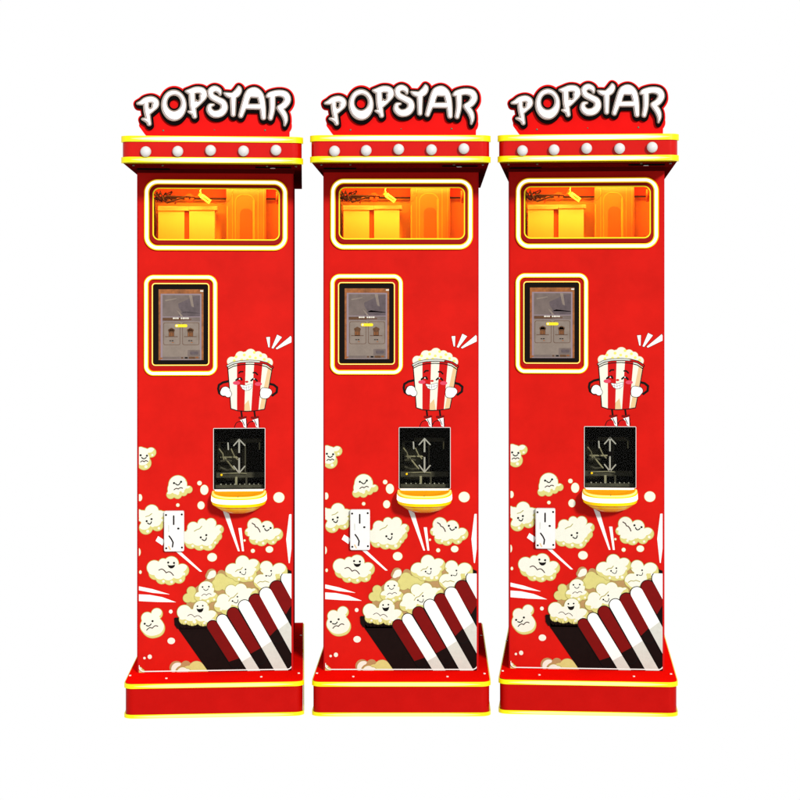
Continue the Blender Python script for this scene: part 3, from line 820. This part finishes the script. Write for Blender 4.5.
for x_, w_ in ((303, 16), (322, 10), (335, 14), (366, 12), (381, 18), (402, 10), (415, 14)):
    ds(x_, 380, x_ + w_, 392, 4, 'screen white', 3)
ds(222, 412, 518, 716, 2, 'screen taupe light')
for x_ in (228, 378):
    ds(x_, 420, x_ + 134, 600, 3, 'screen line', 14); ds(x_ + 4, 424, x_ + 130, 596, 4, 'screen taupe light', 12)
    cx_ = x_ + 64
    for dx_, dy_, r_ in ((-14, 482, 13), (0, 476, 14), (14, 482, 13), (0, 495, 22)):
        c_ = Zs(cx_ + dx_, dy_); lay(mb, circ(*c_, r_ / 8), bbc([(*c_, r_ / 8)]), .0064 + .001, 'screen brown', res=.15)
    ds(cx_ - 22, 490, cx_ + 22, 534, 6, 'screen brown', 4); ds(cx_ - 50, 530, cx_ + 50, 536, 6, 'screen line')
    for k in range(3): ds(cx_ - 16 + k * 13, 502, cx_ - 11 + k * 13, 528, 7, 'screen orange')
    ds(cx_ - 16, 562, cx_ - 3, 569, 6, 'ink'); ds(cx_ + 1, 562, cx_ + 16, 569, 6, 'ink'); ds(cx_ + 4, 577, cx_ + 18, 583, 6, 'screen orange')
ds(320, 434, 418, 458, 8, 'screen yellow', 11); ds(326, 438, 342, 454, 9, 'screen white', 7)
ds(420, 640, 518, 690, 3, 'screen taupe'); ds(440, 652, 505, 676, 4, 'screen grey', 8)
ds(222, 694, 518, 712, 3, 'screen taupe'); ds(398, 696, 420, 708, 5, 'ink'); ds(430, 693, 478, 710, 5, 'screen brown'); ds(482, 693, 506, 706, 5, 'screen orange'); ds(370, 696, 384, 708, 5, 'screen brown')
ds(520, 162, 544, 174, 5, 'screen white')
ds(206, 700, 220, 712, 5, 'screen orange')
mb.build('display', scr, label='dim display showing a picture above two product cards')
mb = MB()
c_ = Zs(180, 225)
lay(mb, SUB(circ(*c_, 3.4), circ(*c_, 3.0)), (150, 290, 164, 304), .0071, 'bezel dark red', res=.15)
mb.build('reflection_mark', scr) if False else None
g2 = rr(152.3, 283.3, 208.8, 365.4, 3.2)
ring('screen_trim', off(g2, .3), off(g2, -.9), .009, .009, 'orange strip', scr, bb=bbT, core=SUB(off(g2, .05), off(g2, -.45)), corem='pale yellow strip', coref=.0102)
o2 = rr(149.6, 280.4, 212.0, 369.2, 5.2)
mb = MB(); lay(mb, SUB(o2, off(g2, .3)), bbT, .003, 'bezel red', .003, 'bezel red'); mb.build('screen_bezel', scr)
og = rr(144.3, 275.0, 217.0, 375.5, 9.5)
ring('light_ring', og, off(og, -4.4), .010, .010, 'led yellow', scr, core=SUB(off(og, -1.0), off(og, -3.3)), corem='led white', coref=.013, bb=bbT)

# ---- delivery hatch
def Zh(x, y): return 200 + x / 8, 420 + y / 8
mb = MB()
liner(mb, (213.3, 428.6, 264.3, 489.4), .26, 'hatch dark', 'hatch dark')
hat = mb.build('delivery_hatch', root, label='dark hatch behind a clear door')
mb = MB()
def hb(x0_, y0_, x1_, y1_, yy, m, d=.006):
    a, b = Zh(x0_, y0_), Zh(x1_, y1_); mb.box(XV(a[0], yy), XV(b[0], yy), yy, yy + d, ZV(b[1], yy), ZV(a[1], yy), m)
hb(118, 420, 500, 462, .15, 'hatch grey'); hb(130, 150, 150, 420, .18, 'hatch dark'); hb(150, 292, 300, 304, .16, 'hatch light')
hb(225, 150, 470, 182, .2, 'hatch grey'); hb(340, 180, 350, 420, .2, 'hatch grey'); hb(456, 180, 466, 240, .15, 'hatch light')
hb(120, 176, 214, 184, .2, 'hatch grey')
hb(270, 455, 288, 520, .1, 'hatch light'); hb(352, 455, 366, 520, .12, 'hatch grey'); hb(118, 520, 500, 545, .04, 'hatch grey')
def hl(P, r, m, yy=.14): mb.tube([(XV(Zh(*p)[0], yy), yy, ZV(Zh(*p)[1], yy)) for p in P], r, m, 6)
hl([(140, 230), (170, 270), (180, 330)], .0025, 'hatch light'); hl([(185, 300), (230, 360), (265, 400)], .003, 'hatch light')
hl([(235, 230), (262, 290), (290, 320)], .0025, 'hatch light'); hl([(165, 430), (300, 425), (360, 430)], .002, 'hatch light')
hl([(150, 380), (200, 400), (250, 396)], .004, 'hatch grey'); hl([(150, 330), (200, 318), (240, 330)], .0035, 'hatch grey')
mb.build('inner_rack', hat)
mb = MB()
for k, x in enumerate((160, 200, 238, 272, 312, 350, 388, 424, 460)):
    a = Zh(x, 524); mb.dome((*W(*a)[:1], .036, W(*a)[2]), .0024 + .0008 * (k % 3 == 0), .001, 'etched white', 10, 3)
mb.build('drain_grille', hat)
mb = MB(); a = Zh(165, 446); mb.dome((W(*a)[0], .03, W(*a)[2]), .0042, .002, 'led yellow', 10, 3)
mb.build('indicator_light', hat)
mb = MB()
lay(mb, HAT, (212, 427, 266, 491), .0005, 'clear pane', res=.4)
door = mb.build('clear_door', hat)
mb = MB()
def sm(P, r, m='etched white'):
    P = [Zh(*p) for p in P]; lay(mb, line(P, r / 8), bbc([(*p, 1.5) for p in P]), .0012, m, .0005, res=.15)
sm([(309, 160), (309, 270)], 6.5); sm([(266, 205), (309, 156), (354, 204)], 5); sm([(309, 300), (309, 420)], 6.5); sm([(266, 370), (309, 425), (354, 372)], 5); sm([(220, 185), (223, 236)], 5.5)
mb.build('arrow_marks', door, label='pale arrows pointing up and down on the clear door')
mb = MB()
c_ = Zh(309, 284); lay(mb, circ(*c_, 2.4), bbc([(*c_, 2.6)]), .004, 'black', .003, res=.2)
mb.build('door_knob', door)
ring('hatch_frame', off(HAT, .45), off(HAT, -.1), .003, .003, 'steel', hat, bb=(211, 426, 267, 492))

# ---- tray below the hatch
mb = MB()
def tsec(hw, dep, ve, vf, n=32):
    """half ellipse in plan; the rim dips from its ends (reading ve) to its front (reading vf)"""
    out = []; ze, zf = WZ(ve), WZ(vf, dep)
    for k in range(n + 1):
        a = math.pi * (1 + k / n); ca, sa = math.cos(a), math.sin(a); q_ = abs(sa) ** .75
        out.append((tcx + hw * S * math.copysign(abs(ca) ** .75, ca), -dep * q_ - .0003, ze + (zf - ze) * q_))
    return out
tcx = WX(238.6)
dz = lambda v_, fwd: WZ(v_, fwd)
DT = .13
secs = [(25.4, .92, 490.4, 497.4), (26.8, .99, 491.2, 499.2), (27.4, 1.01, 493.2, 500.5), (27.7, 1.01, 498.8, 505.0), (26.6, .97, 502.2, 508.0),
        (23.2, .86, 505.6, 509.2), (20.5, .80, 507.2, 510.4), (18.2, .72, 508.6, 512.4), (12, .5, 510.0, 513.8)]
mts = ['pale yellow strip', 'led yellow', 'led white', 'led yellow', 'tray orange', 'tray yellow', 'tray orange', 'tray orange']
prev = None
for k, (hw, dep, ve, vf) in enumerate(secs):
    sct = tsec(hw, DT * dep, ve, vf)
    if prev:
        n = len(sct); mb.add(prev + sct, [(i, n + i, n + i + 1, i + 1) for i in range(n - 1)], mts[k - 1])
    prev = sct
n = len(prev); mb.add(prev, [tuple(range(n))[::-1]], 'tray orange')
a_ = tsec(25.4, DT * .92, 490.4, 497.4); b_ = tsec(24.6, DT * .86, 490.6, 496.9); c2 = tsec(17, DT * .5, 491.5, 495.5)
n = len(a_); mb.add(a_ + b_, [(i, i + 1, n + i + 1, n + i) for i in range(n - 1)], 'led yellow')
mb.add(b_ + c2, [(i, i + 1, n + i + 1, n + i) for i in range(n - 1)], 'tray inner'); mb.add(c2, [tuple(range(n))], 'tray inner')
mb.box(tcx - 24 * S, tcx + 24 * S, -.006, -.0005, WZ(491.2), WZ(489.9), 'led white')
mb.dome((tcx, -DT * .93 + .004, WZ(497.4, DT * .92)), .0022, .004, 'screw grey', 8, 3)
tray = mb.build('delivery_tray', root, label='half round yellow tray with a bright lit rim')

# ---- card reader plate
mb = MB()
bbR = (160, 506, 188, 556)
rd = rr(164.3, 510.6, 184.0, 551.0, 1.6)
rm = onplane(.02)
lay(mb, rd, bbR, .018, 'reader white', .018, 'reader white', res=.25)
lay(mb, off(rd, -.6), bbR, .0195, 'reader white', .0015, 'reader white', res=.25)
reader = mb.build('card_reader', root, label='upright white reader plate with four corner screws')
mb = MB()
for u, vv in ((166.2, 514.6), (181.8, 514.2), (166.4, 547.8), (182.0, 547.2)):
    mb = MB(); x, _, z = W(u, vv, .02); mb.dome((x, -.0194, z), .0038, .002, 'ink', 12, 3); mb.build('screw', reader)
mb = MB()
def rl(P, r, m='ink'): lay(mb, line(P, r), bbc([(*p, r + .5) for p in P]), .0199, m, res=.15)
rl([(173.8, 515.6), (173.8, 524.0)], .75); rl([(178.2, 528.2), (178.6, 528.2)], 1.0)
rl([(169.3, 535.6), (171.6, 538.8), (173.2, 542.0), (172.6, 546.4)], .7); rl([(168.8, 525), (168.8, 531)], .5, 'shaded white print')
rl([(168.8, 546), (170.4, 549)], .6, 'peach print')
for k in range(4): rl([(172.9, 517 + k * 2), (174.7, 517 + k * 2)], .12, 'grey ink')
mb.build('slot_marks', reader, label='black slot, dot and curved stroke on the plate')

# ---- lamp in the bay behind the amber pane
ld = bpy.data.lights.new('bay_lamp', 'AREA'); ld.shape = 'RECTANGLE'; ld.size = .42; ld.size_y = .04; ld.energy = 2.1; ld.color = (1, .93, .8)
lo = bpy.data.objects.new('bay_lamp', ld); C.objects.link(lo); lo.parent = bay
lo.location = (0, .03, WZ(183)); lo.rotation_euler = (R(35), 0, 0)

# ================================================================= three machines
def kids(o): return [c for c in bpy.data.objects if c.parent == o]
def copy_tree(o, parent=None):
    c = o.copy(); C.objects.link(c); c.parent = parent
    for ch in kids(o): copy_tree(ch, c)
    return c
labels = ['red popcorn vending machine at the left end of the row, nothing standing to its left',
          'red popcorn vending machine in the middle of the row, between its two twins',
          'red popcorn vending machine at the right end of the row, nothing standing to its right']
machines = [root, None, None]
for k in (1, 2): machines[k] = copy_tree(root)
PPX = 437.0
for k, m in enumerate(machines):
    u = 215.0 + (0, 185.9, 371.6)[k]
    ang = math.atan((437 - (VPX + 186 * k)) / F) * .72
    # same depth for every machine's front, turned a little towards the viewer
    m.location = ((u + (.4, 0, -.4)[k] - PPX) / F * DB, DB, (0, .0035, .0068)[k])
    m.rotation_euler = (0, 0, ang)
    m['label'] = labels[k]; m['category'] = 'vending machine'; m['group'] = 'popcorn vending machines in a row'

# ================================================================= camera, light, world
cd = bpy.data.cameras.new('camera'); cam = bpy.data.objects.new('camera', cd); C.objects.link(cam)
cam.location = (0, 0, H); cam.rotation_euler = (R(90), 0, 0)
cd.sensor_width = 36; cd.lens = F / 800 * 36
cd.shift_x = (400 - PPX) / 800; cd.shift_y = (312 - 400) / 800
cd.clip_end = 200
sc = bpy.context.scene; sc.camera = cam
w = bpy.data.worlds.new('World'); sc.world = w; w.use_nodes = True
bg = w.node_tree.nodes['Background']; bg.inputs['Color'].default_value = (1, 1, 1, 1); bg.inputs['Strength'].default_value = 1.0
sd = bpy.data.lights.new('sun', 'SUN'); sd.energy = 5.0; sd.angle = R(6); sd.color = (1, .97, .92)
so = bpy.data.objects.new('sun', sd); C.objects.link(so)
to = Vector((math.sin(R(22)) * math.cos(R(19)), -math.cos(R(22)) * math.cos(R(19)), math.sin(R(19))))
so.rotation_euler = to.to_track_quat('Z', 'Y').to_euler(); so.location = to * 6
sc.view_settings.view_transform = 'Standard'; sc.view_settings.look = 'None'; sc.view_settings.exposure = 0; sc.view_settings.gamma = 1
sc.render.engine = 'CYCLES'; sc.cycles.use_denoising = True; sc.cycles.max_bounces = 8; sc.cycles.transparent_max_bounces = 12
sc.render.film_transparent = False
